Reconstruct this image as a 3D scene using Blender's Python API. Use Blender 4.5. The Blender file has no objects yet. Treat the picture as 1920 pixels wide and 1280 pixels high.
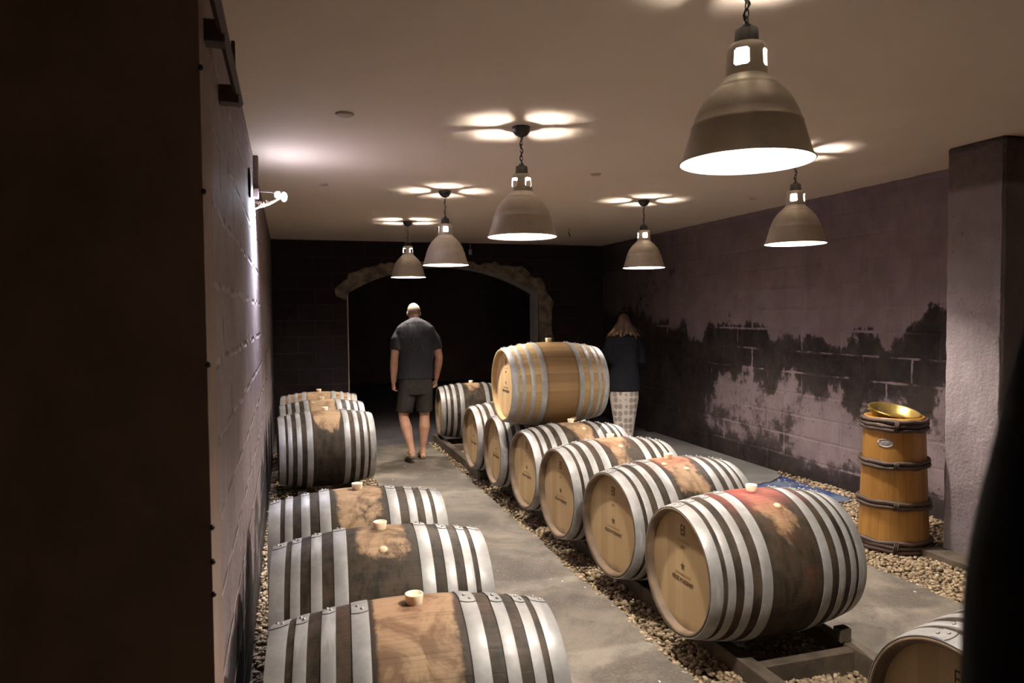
import bpy, bmesh, math, random
import numpy as np
from mathutils import Vector, Matrix
PI = math.pi
rnd = random.Random(7)
S = bpy.context.scene
COL = S.collection

# ------------------------------------------------------------------ camera
F, YAW, PIT, ROL, CH = 1361.87, .2997, -.0379, -.0089, 1.7029
fw = Vector((math.sin(YAW)*math.cos(PIT), math.cos(YAW)*math.cos(PIT), math.sin(PIT)))
rt = Vector((math.cos(YAW), -math.sin(YAW), 0)); up = rt.cross(fw)
r2 = rt*math.cos(ROL)+up*math.sin(ROL); u2 = -rt*math.sin(ROL)+up*math.cos(ROL)
cd = bpy.data.cameras.new('camera'); cam = bpy.data.objects.new('camera', cd); COL.objects.link(cam)
M = Matrix((r2, u2, -fw)).transposed().to_4x4(); M.translation = (0, 0, CH); cam.matrix_world = M
cd.sensor_width = 36; cd.lens = F*36/1920; cd.clip_start = .02
cd.dof.use_dof = True; cd.dof.focus_distance = 4.2; cd.dof.aperture_fstop = 4.5
S.camera = cam
# ------------------------------------------------------------------ world / exposure
w = bpy.data.worlds.new('world'); S.world = w; w.use_nodes = True
w.node_tree.nodes['Background'].inputs[0].default_value = (.5, .4, .38, 1)
w.node_tree.nodes['Background'].inputs[1].default_value = .004
S.view_settings.view_transform = 'Standard'; S.view_settings.look = 'None'
S.view_settings.exposure = 0.0; S.view_settings.gamma = 1
S.cycles.max_bounces = 10; S.cycles.diffuse_bounces = 8; S.cycles.glossy_bounces = 3
S.cycles.sample_clamp_indirect = 14.0
BULB = 4500.0        # emission of the pendant bulbs
LAMPC = (1.0, .90, .79)

ZF = -.05           # floor level
ZC = 2.837          # ceiling
XL, XR, YB, YN = -.2097, 5.118, 11.32, 2.0

# ------------------------------------------------------------------ helpers
def mk(name, v, f, mats=(), parent=None, smooth=True, fm=None, loc=None, rot=None):
    me = bpy.data.meshes.new(name); me.from_pydata([tuple(p) for p in v], [], [tuple(q) for q in f]); me.validate()
    if not isinstance(mats, (list, tuple)): mats = [mats]
    for m in mats: me.materials.append(m)
    if fm is not None: me.polygons.foreach_set('material_index', list(fm)[:len(me.polygons)])
    me.polygons.foreach_set('use_smooth', [smooth]*len(me.polygons)); me.update()
    o = bpy.data.objects.new(name, me); COL.objects.link(o)
    if parent: o.parent = parent
    if loc is not None: o.location = loc
    if rot is not None: o.rotation_euler = rot
    return o
def tag(o, label=None, cat=None, group=None, kind=None):
    if label: o['label'] = label
    if cat: o['category'] = cat
    if group: o['group'] = group
    if kind: o['kind'] = kind
    return o
def empty(name, loc, rz=0):
    o = bpy.data.objects.new(name, None); COL.objects.link(o); o.location = loc; o.rotation_euler = (0, 0, rz)
    o.empty_display_size = .1
    return o
class MB:
    def __init__(s): s.v = []; s.f = []; s.m = []
    def add(s, v, f, m=0):
        o = len(s.v); s.v += [tuple(p) for p in v]; s.f += [tuple(i+o for i in q) for q in f]; s.m += [m]*len(f)
    def box(s, a, b, m=0):
        x0, y0, z0 = a; x1, y1, z1 = b
        s.add([(x0,y0,z0),(x1,y0,z0),(x1,y1,z0),(x0,y1,z0),(x0,y0,z1),(x1,y0,z1),(x1,y1,z1),(x0,y1,z1)],
              [(0,3,2,1),(4,5,6,7),(0,1,5,4),(1,2,6,5),(2,3,7,6),(3,0,4,7)], m)
    def bbox(s, a, b, bev=.004, m=0, M=None):
        bm = bmesh.new(); bmesh.ops.create_cube(bm, size=1)
        for v in bm.verts: v.co = Vector([(a[i]+b[i])/2+v.co[i]*(b[i]-a[i]) for i in range(3)])
        bmesh.ops.bevel(bm, geom=bm.edges[:], offset=bev, segments=2, affect='EDGES', profile=.5)
        if M is not None: bmesh.ops.transform(bm, matrix=M, verts=bm.verts)
        bm.verts.index_update(); s.add([v.co[:] for v in bm.verts], [[v.index for v in f.verts] for f in bm.faces], m); bm.free()
    def lathe(s, prof, n=48, axis='Z', close=False, m=0, c=(0,0,0)):
        v = []; f = []
        for (r, z) in prof:
            for i in range(n):
                a = 2*PI*i/n; p, q = r*math.cos(a), r*math.sin(a)
                if axis == 'Z': v.append((c[0]+p, c[1]+q, c[2]+z))
                else: v.append((c[0]+z, c[1]+p, c[2]+q))
        k = len(prof); rr = range(k if close else k-1)
        for j in rr:
            for i in range(n):
                a, b = j*n+i, j*n+(i+1) % n; d, e = ((j+1) % k)*n+i, ((j+1) % k)*n+(i+1) % n
                f.append((a, b, e, d) if axis == 'Z' else (a, d, e, b)) if True else 0
        s.add(v, f, m)
    def disc(s, r, z, n=48, axis='Z', m=0, c=(0,0,0)):
        v = []
        for i in range(n):
            a = 2*PI*i/n; p, q = r*math.cos(a), r*math.sin(a)
            v.append((c[0]+p, c[1]+q, c[2]+z) if axis == 'Z' else (c[0]+z, c[1]+p, c[2]+q))
        s.add(v, [tuple(range(n))], m)
    def tube(s, pts, rad, n=8, m=0, cap=True, ref=(0,0,1), flat=1.0):
        pts = [Vector(p) for p in pts]; k = len(pts)
        if not isinstance(rad, (list, tuple)): rad = [rad]*k
        v = []; f = []; ref = Vector(ref)
        for i, p in enumerate(pts):
            t = (pts[min(i+1, k-1)]-pts[max(i-1, 0)]).normalized()
            a = t.cross(ref)
            if a.length < 1e-3: a = t.cross(Vector((1, .1, 0)))
            a.normalize(); b = a.cross(t).normalized()
            rx, ry = rad[i] if isinstance(rad[i], (list, tuple)) else (rad[i], rad[i]*flat)
            for j in range(n):
                q = 2*PI*j/n; v.append(p+a*(rx*math.cos(q))+b*(ry*math.sin(q)))
        for i in range(k-1):
            for j in range(n):
                f.append((i*n+j, i*n+(j+1) % n, (i+1)*n+(j+1) % n, (i+1)*n+j))
        if cap: f.append(tuple(range(n))[::-1]); f.append(tuple(range((k-1)*n, k*n)))
        s.add(v, f, m)
    def ball(s, c, r, nu=16, nv=10, m=0, R=None):
        if not isinstance(r, (list, tuple)): r = (r, r, r)
        v = []; f = []
        for j in range(1, nv):
            for i in range(nu):
                a = 2*PI*i/nu; b = PI*j/nv
                v.append(Vector((r[0]*math.sin(b)*math.cos(a), r[1]*math.sin(b)*math.sin(a), r[2]*math.cos(b))))
        v += [Vector((0, 0, r[2])), Vector((0, 0, -r[2]))]
        for j in range(nv-2):
            for i in range(nu): f.append((j*nu+i, (j+1)*nu+i, (j+1)*nu+(i+1) % nu, j*nu+(i+1) % nu))
        t = (nv-1)*nu
        for i in range(nu): f.append((t, i, (i+1) % nu)); f.append((t+1, (nv-2)*nu+(i+1) % nu, (nv-2)*nu+i))
        if R is not None: v = [R @ p for p in v]
        s.add([p+Vector(c) for p in v], f, m)
    def build(s, name, mats, parent=None, smooth=True, **k):
        return mk(name, s.v, s.f, mats, parent, smooth, s.m, **k)
def autosmooth(o, ang=.6):
    me = o.data; bm = bmesh.new(); bm.from_mesh(me)
    bmesh.ops.recalc_face_normals(bm, faces=bm.faces)
    for e in bm.edges:
        if len(e.link_faces) == 2 and e.calc_face_angle(0) > ang: e.smooth = False
    bm.to_mesh(me); bm.free(); return o

# ------------------------------------------------------------------ material helpers
class N:
    def __init__(s, name):
        s.m = bpy.data.materials.new(name); s.m.use_nodes = True; s.t = s.m.node_tree; s.n = s.t.nodes
        s.b = s.n['Principled BSDF']; s._c = None
    def node(s, typ, **k):
        x = s.n.new(typ)
        for a, b in k.items(): setattr(x, a, b)
        return x
    def set(s, sock, v):
        if v is None: return
        if isinstance(v, bpy.types.NodeSocket): s.t.links.new(v, sock)
        else:
            if isinstance(v, (tuple, list)) and len(v) == 3 and sock.type == 'RGBA': v = (*v, 1)
            sock.default_value = v
    def obj(s):
        if s._c is None: s._c = s.node('ShaderNodeTexCoord').outputs['Object']
        return s._c
    def xyz(s, v=None):
        x = s.node('ShaderNodeSeparateXYZ'); s.set(x.inputs[0], v or s.obj()); return x.outputs[0], x.outputs[1], x.outputs[2]
    def comb(s, x, y, z):
        c = s.node('ShaderNodeCombineXYZ'); s.set(c.inputs[0], x); s.set(c.inputs[1], y); s.set(c.inputs[2], z); return c.outputs[0]
    def mapv(s, sc=(1,1,1), loc=(0,0,0), v=None):
        x = s.node('ShaderNodeMapping'); s.set(x.inputs[0], v or s.obj()); x.inputs[3].default_value = sc; x.inputs[1].default_value = loc
        return x.outputs[0]
    def noise(s, scale, detail=4, rough=.55, v=None, dist=0):
        x = s.node('ShaderNodeTexNoise'); s.set(x.inputs['Vector'], v or s.obj()); x.inputs['Scale'].default_value = scale
        x.inputs['Detail'].default_value = detail; x.inputs['Roughness'].default_value = rough; x.inputs['Distortion'].default_value = dist
        return x.outputs[0]
    def math(s, op, a, b=None, c=None, clamp=False):
        x = s.node('ShaderNodeMath', operation=op, use_clamp=clamp); s.set(x.inputs[0], a)
        if b is not None: s.set(x.inputs[1], b)
        if c is not None: s.set(x.inputs[2], c)
        return x.outputs[0]
    def ss(s, a, lo, hi, o0=0, o1=1):
        x = s.node('ShaderNodeMapRange', interpolation_type='SMOOTHSTEP'); s.set(x.inputs[0], a)
        for i, q in zip((1, 2, 3, 4), (lo, hi, o0, o1)): s.set(x.inputs[i], q)
        return x.outputs[0]
    def mix(s, f, a, b, mode='MIX'):
        x = s.node('ShaderNodeMix', data_type='RGBA', blend_type=mode); s.set(x.inputs[0], f); s.set(x.inputs[6], a); s.set(x.inputs[7], b)
        return x.outputs[2]
    def bump(s, h, st=.3, dist=.01, nrm=None):
        x = s.node('ShaderNodeBump'); s.set(x.inputs['Height'], h); x.inputs['Strength'].default_value = st; x.inputs['Distance'].default_value = dist
        if nrm is not None: s.set(x.inputs['Normal'], nrm)
        return x.outputs[0]
    def out(s, col=None, rough=None, metal=None, normal=None, **k):
        s.set(s.b.inputs['Base Color'], col); s.set(s.b.inputs['Roughness'], rough); s.set(s.b.inputs['Metallic'], metal)
        if normal is not None: s.set(s.b.inputs['Normal'], normal)
        for a, b in k.items(): s.set(s.b.inputs[a.replace('_', ' ')], b)
        return s.m

def simple(name, col, rough=.6, metal=0, var=.25, scale=12, bump=.15, bd=.002):
    n = N(name); x = n.noise(scale, 5)
    c = n.mix(n.ss(x, .3, .7), tuple(q*(1-var) for q in col), tuple(min(1, q*(1+var)) for q in col))
    return n.out(c, n.ss(x, .2, .8, rough-.08, min(1, rough+.08)), metal, n.bump(n.noise(scale*6, 4), bump, bd))

# concrete floor
def concrete(name, a, b, spots=True):
    n = N(name); big = n.noise(1.3, 6, .62, dist=.6); mid = n.noise(5, 7, .65); fine = n.noise(60, 3)
    f = n.math('ADD', n.math('MULTIPLY', big, .65), n.math('MULTIPLY', mid, .35))
    c = n.mix(n.ss(f, .42, .58), a, b)
    c = n.mix(n.math('MULTIPLY', n.ss(n.noise(2.1, 5, .7, n.mapv(loc=(7, 3, 0))), .55, .72), .75), c, tuple(q*.42 for q in b))
    c = n.mix(n.math('MULTIPLY', n.ss(fine, .45, .7), .25), c, tuple(q*1.5 for q in b))
    if spots: c = n.mix(n.ss(n.noise(26, 2, .4, n.mapv(sc=(1, .6, 1), loc=(1, 2, 0))), .76, .785), c, (.75, .72, .66))
    h = n.math('ADD', n.math('MULTIPLY', mid, .6), n.math('MULTIPLY', fine, .3))
    return n.out(c, n.ss(mid, .3, .7, .55, .8), 0, n.bump(h, .18, .01))
M_CON = concrete('concrete', (.085, .072, .057), (.21, .18, .145))
M_CONDARK = concrete('dark_concrete', (.055, .05, .055), (.10, .09, .095), False)
M_BED = simple('gravel_fines', (.26, .19, .125), .95, 0, .5, 60, 1, .02)
M_EARTH = simple('earth', (.20, .15, .10), .9, 0, .4, 20, .8, .02)

# gravel stones: colour by stone
n = N('gravel'); g = n.node('ShaderNodeNewGeometry').outputs['Random Per Island']
rp = n.node('ShaderNodeValToRGB'); n.set(rp.inputs[0], g); e = rp.color_ramp
e.elements[0].color = (.16, .11, .065, 1); e.elements[1].color = (.66, .55, .40, 1); q = e.elements.new(.5); q.color = (.40, .295, .185, 1)
q = e.elements.new(.75); q.color = (.48, .36, .225, 1)
M_GRAV = n.out(n.mix(n.math('MULTIPLY', n.noise(70, 3), .5), rp.outputs[0], (.2, .15, .1)), .85, 0, n.bump(n.noise(150, 3), .4, .003))

# plaster ceiling
n = N('ceiling_plaster'); x = n.noise(.9, 4); y = n.noise(45, 4)
M_CEIL = n.out(n.mix(n.ss(x, .3, .7), (.74, .63, .525), (.79, .675, .565)), .85, 0, n.bump(y, .06, .003))

# left wall: coursed blocks under pinkish paint
def blockwall(name, base, dark, off=.04, pitch=.24, bw=.5, moldy=0, bumpd=.02, rowz=None):
    n = N(name); x, y, z = n.xyz()
    u = n.math('ADD', n.math('ADD', y, x), n.math('MULTIPLY', n.noise(4, 4), .05))     # walls are axis aligned: one of the two is constant
    wob = n.noise(2.5, 3); wz = n.math('ADD', z, n.math('MULTIPLY', wob, .025))
    br = n.node('ShaderNodeTexBrick'); n.set(br.inputs['Vector'], n.comb(u, n.math('ADD', wz, off), 0))
    br.inputs['Scale'].default_value = 1; br.inputs['Brick Width'].default_value = bw; br.inputs['Row Height'].default_value = pitch
    br.inputs['Mortar Size'].default_value = .020; br.inputs['Mortar Smooth'].default_value = .9; br.offset = .5
    mort = br.outputs['Fac']
    mid = n.noise(3.0, 7, .62); fine = n.noise(38, 5, .6)
    c = n.mix(n.ss(mid, .35, .68), tuple(q*.78 for q in base), base)
    c = n.mix(n.math('MULTIPLY', n.ss(n.noise(6, 6, .7, n.mapv(sc=(1, 1, .35))), .5, .72), .5), c, tuple(q*.55 for q in base))
    return n, c, mort, mid, fine, x, y, z
n, c, mort, mid, fine, x, y, z = blockwall('left_wall_plaster', (.25, .195, .20), None, off=.108, bw=.62)
up_ = n.ss(z, 2.05, 2.12)      # bare rougher band near the ceiling
c = n.mix(n.math('MULTIPLY', n.ss(n.noise(9, 6, .7), .45, .6), n.math('MULTIPLY', up_, .55)), c, (.12, .085, .07))
# black damp at the foot of the wall
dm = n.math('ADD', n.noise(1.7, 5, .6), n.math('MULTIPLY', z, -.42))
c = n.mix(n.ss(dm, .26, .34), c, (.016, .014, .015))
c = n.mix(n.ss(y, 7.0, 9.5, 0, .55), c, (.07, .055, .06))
rough_h = n.math('ADD', n.math('MULTIPLY', mid, .5), n.math('MULTIPLY', fine, .22))
h = n.math('ADD', rough_h, n.math('MULTIPLY', mort, n.math('SUBTRACT', n.math('MULTIPLY', n.noise(4, 3), 4.5), 2.5)))
M_WL = n.out(n.mix(n.math('MULTIPLY', mort, n.ss(n.noise(4, 3), .42, .6, 0, .5)), c, (.42, .34, .33)), .62, 0, n.bump(h, 1.0, .028))
# right wall: black mould on the blocks, paler joints
n, c, mort, mid, fine, x, y, z = blockwall('mouldy_wall', (.215, .165, .175), None, off=.052, pitch=.225, bw=.56)
n1 = n.noise(1.25, 7, .66, n.mapv(sc=(1, 1, 1.2), loc=(3, 1.4, 0)), .4); n2 = n.noise(9, 6, .72); n3 = n.noise(3.0, 5, .65, n.mapv(loc=(9, 2, 4), sc=(1, 1, .7)))
n4 = n.noise(.9, 3, .5, n.mapv(loc=(2, 5, 1)))
zz = n.math('ADD', z, n.math('ADD', n.math('MULTIPLY', n.math('SUBTRACT', n3, .5), 1.1), n.math('MULTIPLY', n.math('SUBTRACT', n4, .5), .9)))
band = n.math('MULTIPLY', n.math('MULTIPLY', n.ss(zz, 1.60, 1.36), n.ss(zz, .70, 1.05)), .20)
low = n.ss(z, .30, .0, 0, .16)
off_ = n.ss(zz, 1.42, 1.85, 0, -.30)
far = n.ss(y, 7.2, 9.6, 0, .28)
m = n.math('ADD', n.math('ADD', n.math('MULTIPLY', n1, .42), n.math('MULTIPLY', n2, .26)), n.math('MULTIPLY', n3, .32))
for q in (band, low, off_, far): m = n.math('ADD', m, q)
jn = n.math('MULTIPLY', mort, n.ss(n.noise(2.2, 4, .6, n.mapv(loc=(5, 5, 5))), .42, .6))
m = n.math('SUBTRACT', m, n.math('MULTIPLY', jn, n.ss(z, .8, 1.1, .07, .22)))
mask = n.math('ADD', n.math('MULTIPLY', n.ss(m, .50, .57), .6), n.math('MULTIPLY', n.ss(m, .43, .66), .4))
c = n.mix(n.math('MULTIPLY', mask, n.ss(n2, .35, .65, .99, .92)), c, n.mix(n.ss(n3, .4, .6), (.008, .006, .006), (.022, .016, .014)))
spk = n.ss(n.math('ADD', n.noise(22, 5, .7), n.ss(zz, 1.5, .9, 0, .05)), .66, .72); c = n.mix(n.math('MULTIPLY', n.math('MULTIPLY', spk, n.ss(z, 1.9, 1.3)), .85), c, (.03, .022, .02))
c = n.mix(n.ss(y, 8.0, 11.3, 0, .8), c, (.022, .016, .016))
h = n.math('SUBTRACT', n.math('ADD', n.math('MULTIPLY', mid, .4), n.math('MULTIPLY', fine, .2)), n.math('MULTIPLY', mort, .3))
M_WR = n.out(c, .9, 0, n.bump(h, .6, .02), Specular_IOR_Level=.08)
# back wall: very dark
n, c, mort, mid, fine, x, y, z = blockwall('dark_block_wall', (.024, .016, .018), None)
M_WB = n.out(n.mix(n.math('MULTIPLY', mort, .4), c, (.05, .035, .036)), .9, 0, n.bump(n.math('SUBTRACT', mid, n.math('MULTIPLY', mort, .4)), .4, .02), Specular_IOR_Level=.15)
n, c, mort, mid, fine, x, y, z = blockwall('near_wall_plaster', (.30, .215, .175), None)
M_WN = n.out(c, .95, 0, n.bump(n.math('ADD', mid, fine), .15, .008))
# pillar plaster
n = N('pillar_plaster'); x, y, z = n.xyz(); pit = n.noise(26, 4, .6); mid = n.noise(3, 6)
c = n.mix(n.ss(mid, .35, .7), (.20, .165, .175), (.26, .215, .228))
cap = n.ss(z, 2.50, 2.56)
c = n.mix(cap, c, n.mix(n.noise(20, 5), (.07, .05, .045), (.15, .11, .10)))
c = n.mix(n.ss(pit, .68, .74), c, (.12, .09, .09))
h = n.math('ADD', n.math('MULTIPLY', n.noise(40, 5), .35), n.math('MULTIPLY', n.noise(14, 5, .7), n.math('ADD', .4, cap)))
M_PIL = n.out(c, .85, 0, n.bump(h, 1.0, .02))
M_RUB = simple('rough_mortar', (.22, .18, .13), .95, 0, .5, 7, 1, .03)
M_JAMB = simple('jamb_plaster', (.45, .42, .38), .85, 0, .15, 6, .3, .01)

# galvanised hoops
n = N('galvanised_steel'); a_ = n.noise(26, 5, .6); b_ = n.noise(5, 5, .7); sc_ = n.noise(14, 3, .5, n.mapv(sc=(1.5, .25, .25)))
c = n.mix(n.ss(b_, .35, .7), (.27, .265, .26), (.41, .40, .395)); c = n.mix(n.math('MULTIPLY', n.ss(a_, .55, .75), .35), c, (.28, .27, .25))
c = n.mix(n.math('MULTIPLY', n.ss(sc_, .6, .72), .3), c, (.75, .75, .76))
M_HOOP = n.out(c, n.ss(a_, .3, .7, .44, .6), .25, n.bump(a_, .12, .002))
M_RIVET = simple('rivet_steel', (.42, .40, .38), .35, .8, .2, 40, .1)
M_BUNG = N('silicone_bung').out((.90, .78, .58), .4, 0, None, Subsurface_Weight=.35, Subsurface_Scale=.02)
def head_oak(name, k):
    n = N(name); x, y, z = n.xyz()
    pl = n.math('FLOOR', n.math('MULTIPLY', y, 13.5)); wn = n.node('ShaderNodeTexWhiteNoise', noise_dimensions='1D'); n.set(wn.inputs['W'], pl)
    grain = n.noise(1, 5, .6, n.mapv(sc=(9, 95, 7)), .3)
    c = n.mix(wn.outputs[0], tuple(q*k for q in (.42, .29, .145)), tuple(q*k for q in (.53, .385, .21))); c = n.mix(n.math('MULTIPLY', n.ss(grain, .4, .7), .35), c, (.40, .26, .12))
    c = n.mix(n.math('MULTIPLY', n.ss(n.noise(4, 5, .65), .58, .75), .3), c, (.30, .21, .12))
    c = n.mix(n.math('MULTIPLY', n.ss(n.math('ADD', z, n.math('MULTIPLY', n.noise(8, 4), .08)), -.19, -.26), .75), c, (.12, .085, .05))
    sm = n.ss(n.math('ABSOLUTE', n.math('SUBTRACT', n.math('FRACT', n.math('MULTIPLY', y, 13.5)), .5)), .485, .5)
    c = n.mix(n.math('MULTIPLY', sm, .4), c, (.22, .14, .07))
    return n.out(c, .6, 0, n.bump(n.math('SUBTRACT', n.math('MULTIPLY', grain, .3), sm), .25, .003))
M_HEAD = head_oak('barrel_head_oak', 1.0); M_HEADNEW = head_oak('new_barrel_head_oak', 1.75)
M_INK = simple('branding_ink', (.07, .04, .02), .8, 0, .3, 60, .05)
M_INKFAINT = simple('faint_branding', (.27, .17, .075), .8, 0, .2, 60, .05)

def barrel_wood(name, seed, b=0., k=.5, red=0., gap=.35, old=True, tone=1.0):
    n = N(name); x, y, z = n.xyz(); ofs = (seed*3.1, seed*1.7, seed*2.3)
    ang = n.math('ARCTAN2', y, z); st = n.math('MULTIPLY', ang, 30/(2*PI))
    wn = n.node('ShaderNodeTexWhiteNoise', noise_dimensions='1D'); n.set(wn.inputs['W'], n.math('ADD', n.math('FLOOR', st), seed))
    rv = wn.outputs[0]
    seam = n.ss(n.math('ABSOLUTE', n.math('SUBTRACT', n.math('FRACT', st), .5)), .475, .5)
    g = n.noise(1, 6, .62, n.comb(n.math('MULTIPLY', x, 2.2), n.math('MULTIPLY', ang, 55), n.math('ADD', seed*5., n.math('MULTIPLY', rv, 9))), .35)
    t = tone
    if old: c0, c1 = (.31*t, .20*t, .115*t), (.44*t, .30*t, .185*t)
    else: c0, c1 = (.31*t, .20*t, .088*t), (.52*t, .36*t, .175*t)
    c = n.mix(rv, c0, c1); c = n.mix(n.math('MULTIPLY', n.ss(g, .42, .72), .5), c, tuple(q*.55 for q in c0))
    ax = n.math('ABSOLUTE', x)
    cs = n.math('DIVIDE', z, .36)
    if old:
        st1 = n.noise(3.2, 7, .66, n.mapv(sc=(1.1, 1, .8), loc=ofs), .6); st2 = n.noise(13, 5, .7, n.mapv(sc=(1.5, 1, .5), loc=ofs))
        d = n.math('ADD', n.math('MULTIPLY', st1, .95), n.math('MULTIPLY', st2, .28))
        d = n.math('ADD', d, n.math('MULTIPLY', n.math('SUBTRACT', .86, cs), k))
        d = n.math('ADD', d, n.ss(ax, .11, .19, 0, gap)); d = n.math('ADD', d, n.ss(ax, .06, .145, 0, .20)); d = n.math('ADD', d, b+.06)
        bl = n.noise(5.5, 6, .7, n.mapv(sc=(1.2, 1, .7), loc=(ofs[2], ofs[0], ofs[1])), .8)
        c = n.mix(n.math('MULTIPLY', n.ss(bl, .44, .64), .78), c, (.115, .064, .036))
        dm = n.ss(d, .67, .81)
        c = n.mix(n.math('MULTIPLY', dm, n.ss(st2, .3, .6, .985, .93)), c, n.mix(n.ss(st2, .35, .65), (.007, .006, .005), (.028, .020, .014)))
        # tan drips low on the belly
        if red:
            rr = n.node('ShaderNodeVectorMath', operation='LENGTH'); n.set(rr.inputs[0], n.comb(n.math('MULTIPLY', x, .75), y, n.math('SUBTRACT', z, .36)))
            rm = n.ss(n.math('ADD', rr.outputs['Value'], n.math('MULTIPLY', st1, .25)), .36, .18, 0, red)
            c = n.mix(rm, c, (.30, .06, .05))
            rm2 = n.math('MULTIPLY', n.ss(n.noise(4, 5, .6, n.mapv(loc=ofs)), .5, .7), red*.45); c = n.mix(n.math('MULTIPLY', rm2, n.ss(ax, .16, .1)), c, (.13, .03, .015))
    else:
        c = n.mix(n.ss(ax, .15, .13, 0, .9), c, (.56, .50, .50), 'MULTIPLY')
    edge = n.math('MULTIPLY', n.ss(ax, .118, .143), n.ss(ax, .15, .145)); c = n.mix(n.math('MULTIPLY', edge, .75 if old else .5), c, (.03, .023, .018))
    c = n.mix(n.math('MULTIPLY', seam, .35), c, (.04, .028, .018))
    h = n.math('SUBTRACT', n.math('MULTIPLY', g, .35), seam)
    return n.out(c, n.ss(g, .3, .7, .55, .75), 0, n.bump(h, .3, .003), Specular_IOR_Level=.18)
M_CHIME = simple('chime_oak', (.135, .088, .05), .65, 0, .35, 9, .3, .003)
M_CHIMENEW = simple('new_chime_oak', (.48, .33, .15), .6, 0, .15, 9, .2, .003)
M_KNOT = simple('pale_peg_wood', (.62, .47, .30), .55, 0, .15, 40, .2, .002)
M_TIMBER = simple('rack_timber', (.085, .064, .046), .8, 0, .45, 8, .6, .006)
M_WEDGE = simple('wedge_wood', (.28, .16, .09), .7, 0, .3, 20, .3, .003)

# lamp materials
n = N('aged_aluminium'); a_ = n.noise(7, 6, .65); c = n.mix(n.ss(a_, .3, .7), (.42, .38, .31), (.54, .495, .41))
c = n.mix(n.ss(n.noise(60, 2), .72, .78), c, (.12, .1, .08))
M_ALU = n.out(c, n.ss(a_, .3, .7, .34, .48), .22, n.bump(n.noise(30, 3), .05, .002))
n = N('shade_reflector'); a_ = n.noise(30, 6, .7); M_REFL = n.out(n.mix(n.ss(a_, .48, .66), (.66, .66, .66), (.36, .36, .38)), .5, .3)
M_CERAM = simple('white_porcelain', (.85, .84, .80), .3, 0, .03, 20, .02)
M_BLACK = simple('black_bakelite', (.012, .011, .010), .45, 0, .3, 20, .1)
n = N('glowing_bulb'); M_BULB = n.out((.9, .9, .9), .5, 0, None, Emission_Color=(*LAMPC, 1), Emission_Strength=BULB)
n = N('led_glow'); M_LED = n.out((.9, .9, .9), .5, 0, None, Emission_Color=(.80, .84, 1.0, 1), Emission_Strength=260.)

# ------------------------------------------------------------------ structure
def grid_wall(name, p0, du, dv, nu, nv, mat, thick):
    v = []; f = []
    mb = MB(); p0 = Vector(p0); du = Vector(du); dv = Vector(dv); t = Vector(thick)
    q = [p0, p0+du, p0+du+dv, p0+dv]; mb.add(q+[a+t for a in q], [(0,1,2,3),(7,6,5,4),(0,4,5,1),(1,5,6,2),(2,6,7,3),(3,7,4,0)])
    o = mb.build(name, mat, smooth=False); tag(o, kind='structure'); return o
mb = MB(); mb.box((-4, -2.5, ZC), (7, 13.6, ZC+.12)); tag(mb.build('ceiling', M_CEIL, smooth=False), kind='structure')
mb = MB(); mb.box((-4, -2.5, ZF-.3), (8, 19.0, ZF-.045)); tag(mb.build('floor', M_EARTH, smooth=False), kind='structure')
def slab(name, x0, x1, y0, y1, mat, z=ZF, jag=.012, seed=1):
    rr = random.Random(seed); nn = int((y1-y0)/.12); v = []; f = []
    w1 = w0 = 0
    for i in range(nn+1):
        y = y0+(y1-y0)*i/nn; w0 = .7*w0+rr.uniform(-jag, jag); w1 = .7*w1+rr.uniform(-jag, jag)
        a, b = x0+w0, x1+w1; v += [(a, y, z-.05), (a, y, z-.006), (a+.008, y, z), (b-.008, y, z), (b, y, z-.006), (b, y, z-.05)]
    for i in range(nn):
        for j in range(5): f.append((i*6+j, i*6+j+1, (i+1)*6+j+1, (i+1)*6+j))
    f += [tuple(range(5, -1, -1)), tuple(nn*6+j for j in range(6))]
    o = mk(name, v, f, mat, smooth=False); autosmooth(o); return tag(o, kind='structure')
slab('floor_path_slab', .865, 1.845, -2.4, 9.80, M_CON, seed=2)
slab('floor_side_slab', 2.812, 3.82, -2.4, 9.80, M_CON, seed=3)
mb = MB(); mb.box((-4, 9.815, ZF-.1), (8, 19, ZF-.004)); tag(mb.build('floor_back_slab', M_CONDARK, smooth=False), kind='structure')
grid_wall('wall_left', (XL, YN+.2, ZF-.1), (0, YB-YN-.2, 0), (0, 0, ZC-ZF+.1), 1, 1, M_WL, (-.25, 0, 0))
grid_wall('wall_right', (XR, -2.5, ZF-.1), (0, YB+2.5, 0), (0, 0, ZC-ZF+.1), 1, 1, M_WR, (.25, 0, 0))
XN = -.198
grid_wall('wall_near', (-3.8, YN, ZF-.1), (3.8+XN, 0, 0), (0, 0, ZC-ZF+.1), 1, 1, M_WN, (0, .25, 0))
grid_wall('wall_front', (-4, -2.4, ZF-.1), (10, 0, 0), (0, 0, ZC-ZF+.1), 1, 1, M_WN, (0, -.2, 0))
grid_wall('wall_side', (-3.8, -2.4, ZF-.1), (0, 4.4, 0), (0, 0, ZC-ZF+.1), 1, 1, M_WN, (-.2, 0, 0))
# rough ceiling-to-wall edge on the right
mb = MB(); rr = random.Random(5); v = []; f = []
nn = 90
for i in range(nn+1):
    y = 3.9+(YB-3.9)*i/nn; a = .012+rr.random()*.018; b = .05+rr.random()*.03
    v += [(XR-a, y, ZC), (XR-a*.8, y, ZC-b*.6), (XR+.01, y, ZC-b)]
for i in range(nn):
    for j in range(2): f.append((i*3+j, i*3+j+1, i*3+4+j, i*3+3+j))
tag(mk('trim_1', v, f, M_WR), kind='structure')
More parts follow.
